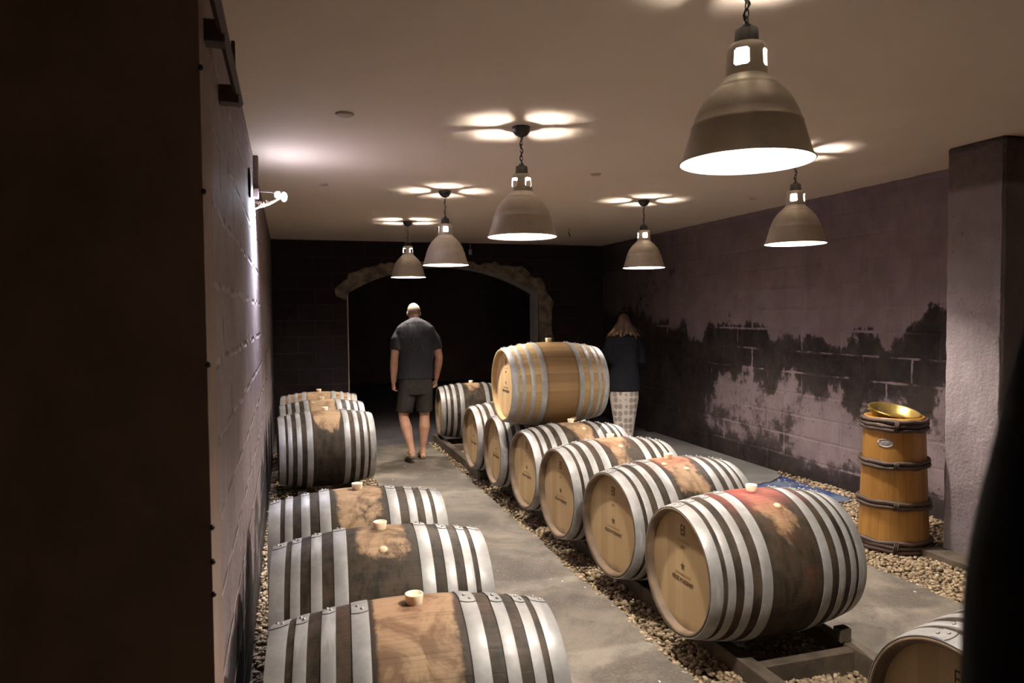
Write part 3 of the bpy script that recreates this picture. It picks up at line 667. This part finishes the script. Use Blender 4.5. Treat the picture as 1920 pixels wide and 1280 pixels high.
# ------------------------------------------------------------------ pendant lamps
def lamp(x, y, zr, rot, label, name='pendant_lamp'):
    H = ZC-zr; r = empty(name, (x, y, zr)); tag(r, label, 'lamp', 'industrial pendant lamps')
    outer = [(.213, -.002), (.211, .004), (.205, .012), (.190, .062), (.176, .112), (.176, .118), (.171, .122), (.163, .150), (.151, .176), (.134, .203), (.112, .228), (.104, .235), (.103, .239), (.095, .244), (.087, .252), (.084, .254), (.072, .266), (.068, .272)]
    prof = outer+[(a-.003, b) for a, b in outer[::-1]]
    m = MB(); m.lathe(prof, 80, close=True); k_ = len(outer); fm = []
    for j in range(len(prof)): fm += [0 if j < k_-1 else 1]*80
    m.m = fm
    m.build('shade', [M_ALU, M_REFL], r)
    m = MB(); m.tube([(.2125*math.cos(2*PI*i/80), .2125*math.sin(2*PI*i/80), .0) for i in range(81)], .003, 6, cap=False); m.build('rim', M_ALU, r)
    # neck with four window openings
    n_ = 72; zs = [.268, .286, .298, .303, .346, .351, .362, .372, .376]; v = []; f = []; fm = []
    def nr(z): return .0665-.05*(z-.268) if z < .365 else .0617-(z-.362)*.55
    for (o_) in (0, -.003):
        for z in zs:
            for i in range(n_): a = 2*PI*i/n_+rot; v.append(((nr(z)+o_)*math.cos(a), (nr(z)+o_)*math.sin(a), z))
    K = len(zs); hole = set()
    def ishole(j, i):
        q = i % 18
        if j in (3,): return 4 <= q <= 12
        if j in (2, 4): return 5 <= q <= 11
        return False
    for j in range(K-1):
        for i in range(n_):
            if ishole(j, i): continue
            a, b, c, d = j*n_+i, j*n_+(i+1) % n_, (j+1)*n_+(i+1) % n_, (j+1)*n_+i
            f.append((a, b, c, d)); fm.append(0); o = K*n_; f.append((a+o, d+o, c+o, b+o)); fm.append(1)
            for (jj, ii, e0, e1) in ((j-1, i, a, b), (j+1, i, c, d), (j, i-1, d, a), (j, i+1, b, c)):
                if 0 <= jj < K-1 and ishole(jj, ii): f.append((e0, e1, e1+o, e0+o)[::-1]); fm.append(0)
    f.append(tuple((K-1)*n_+i for i in range(n_))); fm.append(0)
    o_ = mk('neck', v, f, [M_ALU, M_REFL], r, True, fm); autosmooth(o_, .7)
    m = MB(); m.lathe([(.040, .372), (.039, .378), (.0365, .420), (.034, .427), (.018, .430), (.016, .44), (.0, .44)], 32)
    m.build('socket', M_BLACK, r)
    m = MB(); m.lathe([(0, .243), (.017, .245), (.018, .33), (.020, .373)], 24); m.build('lamp_holder', M_CERAM, r)
    m = MB(); m.lathe([(.0, H), (.056, H), (.057, H-.006), (.053, H-.026), (.040, H-.046), (.018, H-.058), (.012, H-.060), (0, H-.062)], 32); m.build('canopy', M_BLACK, r)
    m = MB(); z0, z1 = .44, H-.058; K = max(4, int((z1-z0)/.022)); st = (z1-z0)/K
    for i in range(K):
        zc = z0+st*(i+.5); pts = []
        for q in range(13):
            a = 2*PI*q/12; u = .0075*math.cos(a); w_ = st*.68*math.sin(a); pts.append((u, 0, zc+w_) if i % 2 else (0, u, zc+w_))
        m.tube(pts, .0022, 5, cap=False)
    m.build('chain', M_BLACK, r)
    m = MB(); pts = [(.010*math.cos(i*.9), .010*math.sin(i*.9), z0+(z1-z0)*i/14) for i in range(15)]; m.tube(pts, .0034, 6); m.build('cord', M_BLACK, r)
    m = MB(); pr = [(0, .118), (.010, .119), (.019, .126), (.025, .142), (.027, .165), (.027, .195), (.025, .225), (.021, .245), (.017, .252)]
    m.lathe(pr, 20); m.build('bulb', M_BULB, r)
    return r
D45 = PI/4
lamp(1.440, 2.055, 2.190, math.radians(-2), 'largest looking grey metal pendant lamp, nearest over the right barrels')
lamp(1.382, 4.243, 2.173, math.radians(-18), 'grey pendant lamp on chain right of the walking man, second in its line')
lamp(1.407, 6.602, 2.158, math.radians(39), 'grey pendant lamp in front of the arch crown, third in its line')
lamp(1.420, 8.85, 2.160, math.radians(-12), 'smallest looking pendant lamp, above the walking man')
lamp(3.466, 6.663, 2.158, math.radians(32.5), 'grey pendant lamp above the woman near the dark far corner')
lamp(3.505, 4.414, 2.189, math.radians(-2.5), 'grey pendant lamp hanging beside the mouldy right wall above the tub')

# ------------------------------------------------------------------ clip-on led lamp on the left wall
n = N('opal_glass'); tl = n.node('ShaderNodeBsdfTranslucent'); tl.inputs[0].default_value = (.92, .93, .97, 1); df = n.node('ShaderNodeBsdfDiffuse'); df.inputs[0].default_value = (.8, .8, .8, 1)
mx = n.node('ShaderNodeMixShader'); mx.inputs[0].default_value = .75; n.set(mx.inputs[1], df.outputs[0]); n.set(mx.inputs[2], tl.outputs[0]); n.set(n.n['Material Output'].inputs['Surface'], mx.outputs[0]); M_OPAL = n.m
M_ROPE = simple('raffia', (.55, .47, .36), .8, 0, .2, 40, .3)
M_STEEL = simple('grey_metal', (.25, .22, .22), .5, .4, .2, 12, .1)
YL = 5.44
led = empty('wall_spot_lamp', (XL, YL, 2.55)); tag(led, 'small glaring white lamp on a twine-wrapped arm near the left wall', 'lamp')
m = MB(); m.ball((.205, -.02, -.005), (.021, .021, .033), 16, 12); m.build('bulb', M_LED, led)
m = MB(); m.lathe([(.0, .175), (.010, .175), (.012, .185), (.016, .196), (0, .196)], 20, axis='X', c=(0, -.02, 0)); m.build('holder', M_STEEL, led)
m = MB(); m.tube([(0, .0, .03), (.12, -.01, .025), (.175, -.02, .004)], .004, 6); m.build('rod', M_STEEL, led)
m = MB(); m.tube([(.0, 0, -.10), (.05, -.005, -.075), (.10, -.01, -.055), (.15, -.02, -.03), (.185, -.02, -.012)], [.006, .009, .011, .007, .005], 8)
for k_ in range(9):
    a = rnd.uniform(0, 6); s_ = .03+.09*rnd.random(); b0 = Vector((s_, -.006, -.09+.3*s_)); m.tube([b0, b0+Vector((rnd.uniform(-.02, .02), .012*math.cos(a), .02)), b0+Vector((rnd.uniform(-.03, .03), .02*math.cos(a), rnd.uniform(.02, .045)))], [.003, .002, .001], 5)
m.tube([(.004, 0, -.10), (.006, 0, -.14)], .005, 6); m.build('twine_arm', M_ROPE, led)
m = MB(); m.lathe([(0, .150), (.016, .152), (.026, .165), (.028, .188), (.020, .194), (0, .195)], 24, axis='X', c=(-.012, -.02, .006)); m.build('glass_shade', M_OPAL, led)
sl = bpy.data.lights.new('spot', 'SPOT'); sl.energy = 340; sl.spot_size = 2.6; sl.spot_blend = 1.0; sl.color = (.80, .82, 1.0); sl.shadow_soft_size = .012
so_ = bpy.data.objects.new('spot_beam', sl); COL.objects.link(so_); so_.parent = led; so_.location = (.205, -.02, -.045); so_.rotation_euler = Vector((-1, -.05, -1.0)).to_track_quat('-Z', 'Y').to_euler()
m = MB(); m.bbox((0, -.035, -.02), (.035, .035, .045), .004); m.build('mount', M_STEEL, led, smooth=False)
m = MB(); m.bbox((XL, YL+.03, 2.60), (XL+.035, YL+.11, ZC), .004); tag(m.build('wall_conduit', M_WITHY, smooth=False), 'dark vertical conduit on the left wall above the small white lamp', 'conduit')
m = MB()
m.lathe([(.055, 0), (.062, .006), (.06, .012), (.05, .01), (.048, .003), (0, .003)], 28, axis='X'); o = m.build('wall_vent', M_BLACK, loc=(XL, 4.75, 2.52)); o.scale = (1, 1.1, 1.5)
tag(o, 'dark oval vent hole in the left wall beside the small white lamp', 'vent')
# bracket rail high on the left wall
brk = empty('wall_rail', (XL, 1.95, 2.45)); tag(brk, 'dark wooden rail on brackets high on the left wall', 'rail')
m = MB(); m.tube([(.058, -.15, .02), (.058, .92, .03)], .014, 4); m.build('bar', M_WITHY, brk, smooth=False)
for yy in (.20, .78):
    m = MB(); m.bbox((0, yy-.03, -.01), (.065, yy+.03, .05), .004); m.build('bracket', M_WITHY, brk, smooth=False)
m = MB(); m.bbox((.045, .72, .04), (.058, .735, .19), .003); m.build('upright', M_WITHY, brk, smooth=False)

# ------------------------------------------------------------------ ceiling details
M_DISC = simple('cover_plate', (.42, .36, .30), .7, 0, .2, 10, .1)
for x, y, r_, lab in ((.331, 4.224, .052, 'round plate on the ceiling near the left wall'), (2.427, 5.499, .042, 'round plate on the ceiling right of the third lamp chain'), (.324, 6.513, .038, 'faint round plate on the ceiling above the small white lamp'), (4.484, 6.284, .04, 'faint round plate on the ceiling by the right wall')):
    m = MB(); m.lathe([(0, -.012), (r_*.8, -.012), (r_, -.006), (r_, 0)], 32); tag(m.build('ceiling_cover', M_DISC, loc=(x, y, ZC)), lab, 'cover', 'ceiling covers')
m = MB(); m.tube([(0, 0, 0), (.01, 0, -.03), (-.01, 0, -.05), (.012, 0, -.075)], .007, 6); m.ball((.012, 0, -.09), .012, 8, 6)
tag(m.build('ceiling_hook', M_BLACK, loc=(3.62, 9.1, ZC)), 'little black hook hanging from the ceiling before the back wall', 'hook')
m = MB(); m.tube([(0, 0, 0), (0, 0, -.12)], .005, 6); m.lathe([(0, -.12), (.025, -.12), (.025, -.20), (0, -.20)], 16)
tag(m.build('ceiling_sensor', M_JAMB, loc=(2.76, 11.1, ZC)), 'small pale sensor hanging from the ceiling above the arch', 'sensor')

# ------------------------------------------------------------------ people
def skinmat(name, col):
    n = N(name); x = n.noise(14, 4); return n.out(n.mix(n.ss(x, .3, .7), col, tuple(q*.82 for q in col)), .5, 0, n.bump(n.noise(60, 3), .1, .002), Subsurface_Weight=.1, Subsurface_Scale=.01)
M_SKIN = skinmat('skin', (.58, .32, .22)); M_SKINW = skinmat('fair_skin', (.6, .36, .27))
def cloth(name, col, var=.3, wr=6, sc=5):
    n = N(name); x = n.noise(sc, 5, .6, n.mapv(sc=(1, 1, .4)), .8); return n.out(n.mix(n.ss(x, .3, .7), tuple(q*(1-var) for q in col), col), .9, 0, n.bump(n.math('ADD', n.math('MULTIPLY', n.noise(wr, 3, .5, n.mapv(sc=(1, 1, .5)), 1.2), 1.0), n.math('MULTIPLY', n.noise(300, 2), .02)), .7, .03), Specular_IOR_Level=.1)
M_SHIRT = cloth('charcoal_cotton', (.030, .029, .034)); M_SHORT = cloth('grey_cotton', (.036, .030, .028)); M_JACKET = cloth('navy_jacket', (.010, .010, .014), .4, 9, 6)
M_SHOE = simple('tan_canvas', (.42, .31, .21), .8, 0, .2, 30, .3); M_SOLE = simple('dark_rubber', (.04, .032, .028), .8)
def remesh(o, vox, it=4, fac=.5):
    a = o.modifiers.new('r', 'REMESH'); a.mode = 'VOXEL'; a.voxel_size = vox; a.use_smooth_shade = True
    if it: b = o.modifiers.new('s', 'SMOOTH'); b.iterations = it; b.factor = fac
    return o
def hand(m, wrist, direc, side, palmn, sc=1.0, curl=.9):
    """palm plus five bent fingers. direc: wrist->fingers, side: towards the thumb, palmn: palm normal (fingers curl that way)"""
    d = Vector(direc).normalized(); s = Vector(side).normalized(); n_ = Vector(palmn).normalized(); w_ = Vector(wrist)
    m.tube([w_-d*.03, w_, w_+d*.035*sc, w_+d*.085*sc, w_+d*.098*sc], [(.026, .020), (.027, .019), (.036, .016), (.041, .015), (.036, .012)], 14, ref=n_)
    for k_, (off, ln) in enumerate(((.030, .070), (.011, .080), (-.009, .074), (-.028, .058))):
        b = w_+d*.085*sc+s*off*sc; p = [b-d*.012]; c_ = b; th = .25
        for q in (0.45, .32, .23):
            th += curl*(.42+.06*k_); v_ = d*math.cos(th)+n_*math.sin(th); c_ = c_+v_*ln*q*sc; p.append(c_)
        m.tube([p[0], b, p[1], p[2], p[3]], [.0095, .0098, .0092, .0085, .0068], 10, ref=s)
    b = w_+d*.028*sc+s*.026*sc
    m.tube([b-s*.014, b+s*.012+d*.012, b+s*.026+d*.04+n_*.012, b+s*.026+d*.066+n_*.024], [.013, .0125, .0105, .008], 10, ref=n_)
def head(m, c, R, rx=.075, ry=.096, rz=.118):
    c = Vector(c); T_ = lambda p: c+R @ Vector(p)
    m.ball(T_((0, -.008, .018)), (rx, ry, rz*.86), 24, 16, R=R)
    m.ball(T_((0, .022, -.045)), (rx*.78, ry*.72, rz*.62), 20, 14, R=R)
    m.ball(T_((0, .045, -.085)), (rx*.45, ry*.38, .03), 14, 10, R=R)
    m.tube([T_((0, .078, .01)), T_((0, .098, -.02)), T_((0, .104, -.038))], [.009, .013, .015], 8)
    m.tube([T_((-.022, .086, -.068)), T_((0, .092, -.068)), T_((.022, .086, -.068))], [.004, .009, .004], 8)
    for sx in (-1, 1):
        m.ball(T_((sx*rx*1.04, -.004, -.012)), (.009, .018, .032), 12, 8, R=R)
        m.ball(T_((sx*.028, .074, .012)), (.015, .012, .010), 10, 8, R=R)
        m.ball(T_((sx*.028, .080, .026)), (.02, .01, .006), 10, 8, R=R)
    return T_
def foot(m, ankle, toe, heel_drop=.07, w_=.042):
    a = Vector(ankle); t = Vector(toe); hl = a+(a-t).normalized()*.05; hl.z = a.z-heel_drop
    m.tube([hl, Vector((a.x, a.y, a.z-heel_drop*.55)), (a*.5+t*.5)+Vector((0, 0, .01)), t*.82+a*.18, t], [(.030, .034), (.036, .046), (w_, .036), (w_, .026), (.026, .017)], 14, ref=(0, 0, 1))

# the man
man = empty('person', (1.465, 8.68, ZF), .0); tag(man, 'bald man in charcoal t-shirt and grey shorts walking away down the aisle', 'person')
lean = .05
body = MB()
body.tube([(0, 0, .86), (0, 0, .95), (0, .005, 1.06), (0, -.01, 1.2), (0, -.025, 1.38), (0, -.025, 1.5), (0, -.01, 1.60), (0, .01, 1.65), (0, .045, 1.72), (0, .06, 1.75)],
          [(.15, .10), (.17, .115), (.165, .11), (.175, .115), (.20, .125), (.195, .11), (.125, .085), (.072, .068), (.060, .064), (.055, .06)], 28, ref=(0, 1, 0))
Rh = Matrix.Rotation(-.42, 3, 'X')
head(body, (0, .085, 1.775), Rh)
LS, LE, LW = Vector((-.215, -.02, 1.52)), Vector((-.262, -.07, 1.235)), Vector((-.268, .0, .955))
RS, RE, RW = Vector((.215, -.02, 1.52)), Vector((.280, -.05, 1.235)), Vector((.262, .06, .975))
for s_, e_, w_ in ((LS, LE, LW), (RS, RE, RW)):
    body.tube([Vector((s_.x*.7, -.02, 1.50)), s_-Vector((0, 0, .02)), s_*.55+e_*.45, e_, e_*.72+w_*.28, w_*.85+e_*.15, w_], [.045, .060, .054, .046, .049, .033, .029], 16, ref=(0, 1, 0))
hand(body, LW, (-.02, .10, -1), (.25, 1, 0), (.9, .2, .1), curl=.95)
hand(body, RW, (-.02, .12, -1), (-.25, 1, 0), (-.9, .2, .1), curl=.8)
LH, LK, LA = Vector((-.095, 0, .90)), Vector((-.150, .02, .52)), Vector((-.085, -.17, .135))
RH, RK, RA = Vector((.095, 0, .90)), Vector((.110, .06, .52)), Vector((.085, .06, .095))
for a, b, c in ((LH, LK, LA), (RH, RK, RA)):
    bk = Vector((0, -.02, 0))
    body.tube([a+Vector((0, 0, .04)), a, a*.5+b*.5, b+Vector((0, 0, .05)), b, b*.7+c*.3+bk, b*.4+c*.6+bk*.5, c*.9+b*.1, c-Vector((0, 0, .03))], [.085, .09, .080, .064, .060, .067, .052, .038, .040], 18, ref=(0, 1, 0))
foot(body, LA, LA+Vector((-.03, .15, -.10)), .055); foot(body, RA, RA+Vector((.01, .19, -.075)), .075)
remesh(body.build('body', M_SKIN, man), .0065, 4)
hb = MB()  # cropped hair: a thin skull shell round the back and sides
c0 = Vector((0, .085, 1.775))+Rh @ Vector((0, -.010, .016))
for i in range(26):
    for j in range(9):
        pass
v = []; f = []; NU, NV = 36, 8
for j in range(NV+1):
    ph = math.radians(62+j*8.0)
    for i in range(NU+1):
        th = math.radians(180+8)+math.radians(164)*i/NU
        edge = min(i, NU-i)/6; k_ = 1.018+.012*min(1, edge)*min(1, j/2+.1, (NV-j)/2+.1)
        v.append(c0+Rh @ Vector((.0765*k_*math.sin(ph)*math.cos(th), .098*k_*math.sin(ph)*math.sin(th), .104*k_*math.cos(ph))))
f = [(j*(NU+1)+i, (j+1)*(NU+1)+i, (j+1)*(NU+1)+i+1, j*(NU+1)+i+1) for j in range(NV) for i in range(NU)]
M_CROP = simple('cropped_grey_hair', (.24, .17, .13), .8, 0, .35, 60, .4)
o = mk('hair', v, f, M_CROP, man); 
sh = MB()
sh.tube([(0, 0, .985), (0, 0, 1.0), (0, .0, 1.07), (0, -.01, 1.2), (0, -.028, 1.38), (0, -.028, 1.48), (0, -.022, 1.545), (0, -.015, 1.60), (0, -.002, 1.645), (0, .01, 1.675), (0, .02, 1.695)],
        [(.222, .145), (.224, .148), (.214, .142), (.216, .142), (.232, .148), (.250, .140), (.250, .122), (.226, .104), (.178, .092), (.115, .08), (.070, .07)], 32, ref=(0, 1, 0))
for s_, e_ in ((LS, LE), (RS, RE)):
    d_ = (e_-s_); sh.tube([Vector((s_.x*.55, -.02, 1.51)), Vector((s_.x*1.0, -.02, 1.495)), s_+d_*.2, s_+d_*.5, s_+d_*.66], [.06, .070, .073, .072, .070], 20, ref=(0, 1, 0))
remesh(sh.build('t_shirt', M_SHIRT, man), .009, 5)
so = MB()
so.tube([(0, 0, .80), (0, 0, .88), (0, 0, .97), (0, 0, 1.03)], [(.19, .13), (.205, .145), (.195, .14), (.18, .13)], 28, ref=(0, 1, 0))
for a, b in ((LH, LK), (RH, RK)):
    e_ = a+(b-a)*.82; so.tube([a+Vector((0, 0, .05)), a, a*.5+e_*.5, e_], [.105, .112, .108, .102], 22, ref=(0, 1, 0))
remesh(so.build('shorts', M_SHORT, man), .009, 4)
for A_, tz, hd, nm in ((LA, Vector((-.035, .155, -.105)), .06, 'left'), (RA, Vector((.012, .20, -.078)), .075, 'right')):
    s_ = MB(); foot(s_, A_+Vector((0, 0, -.012)), A_+tz*1.05, hd-.01, .048); s_.tube([A_+Vector((0, 0, -.02)), A_+Vector((0, 0, .0))], [.044, .040], 14)
    so_ = remesh(s_.build('shoe', M_SHOE, man), .006, 3)
    s_ = MB(); a = A_+Vector((0, -.045, -hd-.012)); t = A_+tz+Vector((0, 0, -.014)); s_.tube([a, a*.75+t*.25, a*.3+t*.7, t], [(.032, .010), (.036, .011), (.048, .011), (.03, .010)], 14, ref=(0, 0, 1)); s_.build('sole', M_SOLE, so_)

# the woman
wom = empty('person', (4.14, 8.51, ZF+.045), -.35); tag(wom, 'woman with long blond-tipped hair, dark jacket and pale patterned trousers facing the wall', 'person')
body = MB()
body.tube([(0, 0, .84), (0, 0, .93), (0, 0, 1.04), (0, 0, 1.15), (0, -.01, 1.28), (0, -.01, 1.38), (0, .0, 1.43), (0, .015, 1.50), (0, .025, 1.54)], [(.15, .11), (.165, .12), (.125, .09), (.13, .095), (.155, .105), (.155, .09), (.08, .065), (.048, .05), (.047, .05)], 26, ref=(0, 1, 0))
Rw = Matrix.Rotation(-.30, 3, 'X'); head(body, (0, .045, 1.565), Rw, .069, .088, .108)
for sx in (-1, 1):
    S_, E_, W_ = Vector((sx*.165, -.01, 1.365)), Vector((sx*.225, .0, 1.09)), Vector((sx*.12, .20, 1.10))
    body.tube([Vector((S_.x*.7, -.01, 1.345)), S_-Vector((0, 0, .02)), S_*.5+E_*.5, E_, E_*.6+W_*.4, W_], [.04, .048, .042, .034, .034, .022], 14, ref=(0, 1, .2))
    hand(body, W_, (-sx*.4, 1, .15), (0, 0, 1), (-sx, -.2, 0), .9, .7)
    H_, K_, A_ = Vector((sx*.085, 0, .88)), Vector((sx*.075, .02, .48)), Vector((sx*.06, -.01, .085))
    body.tube([H_+Vector((0, 0, .04)), H_, (H_+K_)/2, K_, K_*.65+A_*.35+Vector((0, -.02, 0)), A_], [.08, .085, .07, .052, .05, .03], 16, ref=(0, 1, 0)); foot(body, A_, A_+Vector((0, .17, -.065)), .06, .036)
remesh(body.build('body', M_SKINW, wom), .0068, 4)
jk = MB(); jk.tube([(0, 0, .70), (0, 0, .74), (0, 0, .88), (0, 0, 1.0), (0, 0, 1.05), (0, -.01, 1.14), (0, -.015, 1.3), (0, -.01, 1.39), (0, .0, 1.45), (0, .015, 1.50)],
    [(.20, .14), (.205, .145), (.20, .145), (.175, .125), (.170, .12), (.205, .145), (.225, .15), (.19, .125), (.10, .085), (.06, .06)], 30, ref=(0, 1, 0))
for sx in (-1, 1):
    S_, E_, W_ = Vector((sx*.175, -.01, 1.37)), Vector((sx*.25, -.01, 1.09)), Vector((sx*.14, .18, 1.10))
    jk.tube([Vector((S_.x*.4, -.01, 1.36)), Vector((S_.x*.92, -.01, 1.355)), S_*.5+E_*.5, E_, E_*.5+W_*.5, W_], [.06, .072, .075, .068, .058, .042], 18, ref=(0, 1, .2))
remesh(jk.build('jacket', M_JACKET, wom), .009, 4)
n = N('medallion_print'); vo = n.node('ShaderNodeTexVoronoi', feature='F1'); n.set(vo.inputs['Vector'], n.mapv(sc=(1, .6, .8))); vo.inputs['Scale'].default_value = 15; vo.inputs['Randomness'].default_value = .25
ds = vo.outputs['Distance']; ring = n.math('SINE', n.math('MULTIPLY', ds, 42)); fl = n.math('MULTIPLY', n.ss(n.math('ADD', ds, n.math('MULTIPLY', n.noise(25, 3), .12)), .56, .42), n.ss(n.math('ADD', ring, n.math('MULTIPLY', n.noise(70, 4), 2.4)), .2, 1.6, .35, 1))
M_PRINT = n.out(n.mix(n.math('MULTIPLY', fl, .85), (.58, .52, .47), (.12, .095, .09)), .9, 0, n.bump(n.noise(7, 3), .4, .02))
tr_ = MB(); tr_.tube([(0, 0, .06), (0, 0, .10), (0, 0, .35), (0, 0, .6), (0, 0, .85), (0, 0, .93)], [(.105, .075), (.11, .08), (.145, .11), (.185, .135), (.185, .14), (.17, .13)], 30, ref=(0, 1, 0))
remesh(tr_.build('trousers', M_PRINT, wom), .010, 5)
for sx in (-1, 1):
    s_ = MB(); A_ = Vector((sx*.06, -.01, .075)); foot(s_, A_, A_+Vector((0, .18, -.058)), .058, .04); remesh(s_.build('shoe', M_SOLE, wom), .007, 2)
# hair: many tapering locks falling from the crown, blond towards the tips
n = N('ombre_hair'); x, y, z = n.xyz(); lk = n.node('ShaderNodeNewGeometry').outputs['Random Per Island']
gz = n.ss(n.math('ADD', z, n.math('MULTIPLY', lk, .16)), 1.56, 1.42); c = n.mix(gz, n.mix(lk, (.035, .016, .009), (.09, .042, .022)), n.mix(lk, (.72, .44, .19), (.45, .25, .10)))
M_HAIR = n.out(c, .45, 0, n.bump(n.noise(120, 2), .3, .002))
hm = MB(); hc = Vector((0, .035, 1.585)); hr = random.Random(4)
for k_ in range(150):
    th = math.radians(hr.uniform(155, 385)); 
    if k_ % 5 == 0: th = math.radians(hr.uniform(0, 360))
    r0 = hr.uniform(.0, .03); ln = hr.uniform(.22, .46) if math.sin(th) < .35 else hr.uniform(.12, .18); sp = hr.uniform(.6, 1.5) if math.sin(th) < .35 else .1
    pts = []; cx, cy = math.cos(th), math.sin(th)
    for j in range(9):
        t = j/8
        if t < .45:
            a = t/.45*PI*.55; p = hc+Vector((cx*.078*math.sin(a), cy*.098*math.sin(a)-.006, .112*math.cos(a)))
        else:
            q = (t-.45)/.55; qq = q; p = hc+Vector((cx*(.080+.12*q**.9*sp*.8), cy*(.097+.03*q*sp)-.006-.02*q, -.016-(ln-.10)*q))
            p += Vector((.012*math.sin(k_+3*q), .008*math.cos(k_*2+4*q), 0))
        pts.append(p)
    hm.tube(pts, [(.010, .004), (.014, .006), (.015, .006), (.015, .006), (.014, .006), (.013, .005), (.012, .005), (.009, .004), (.003, .002)], 6, ref=(cx, cy, .2))
hm.build('hair', M_HAIR, wom)

# ------------------------------------------------------------------ dark garment close to the lens at the right edge
M_COAT = simple('black_wool', (.010, .008, .007), .95, 0, .3, 20, .2)
m = MB(); d0 = fw; base = Vector((0, 0, CH))
def at(px, py, d): return base+(fw+r2*((px-960)/F)-u2*((py-640)/F))*d
pts = []; rd = []
for (px, py, R_) in ((1945, 540, .012), (1910, 680, .030), (1892, 800, .040), (1873, 900, .048), (1853, 1000, .054), (1839, 1100, .059), (1833, 1200, .062), (1832, 1300, .065)):
    pts.append(at(px+R_/.42*F, py, .42)); rd.append(R_)
p_ = pts[-1].copy(); pts += [Vector((p_.x+.02, p_.y, .9)), Vector((p_.x+.03, p_.y, .4)), Vector((p_.x+.03, p_.y, ZF+.01))]; rd += [.075, .085, .09]
m.tube(pts, rd, 24, ref=(1, 0, 0)); o = m.build('black_coat', M_COAT); sb = o.modifiers.new('s', 'SUBSURF'); sb.levels = 1; sb.render_levels = 2
tag(o, 'blurred black coat edge close to the camera at the right border', 'coat')
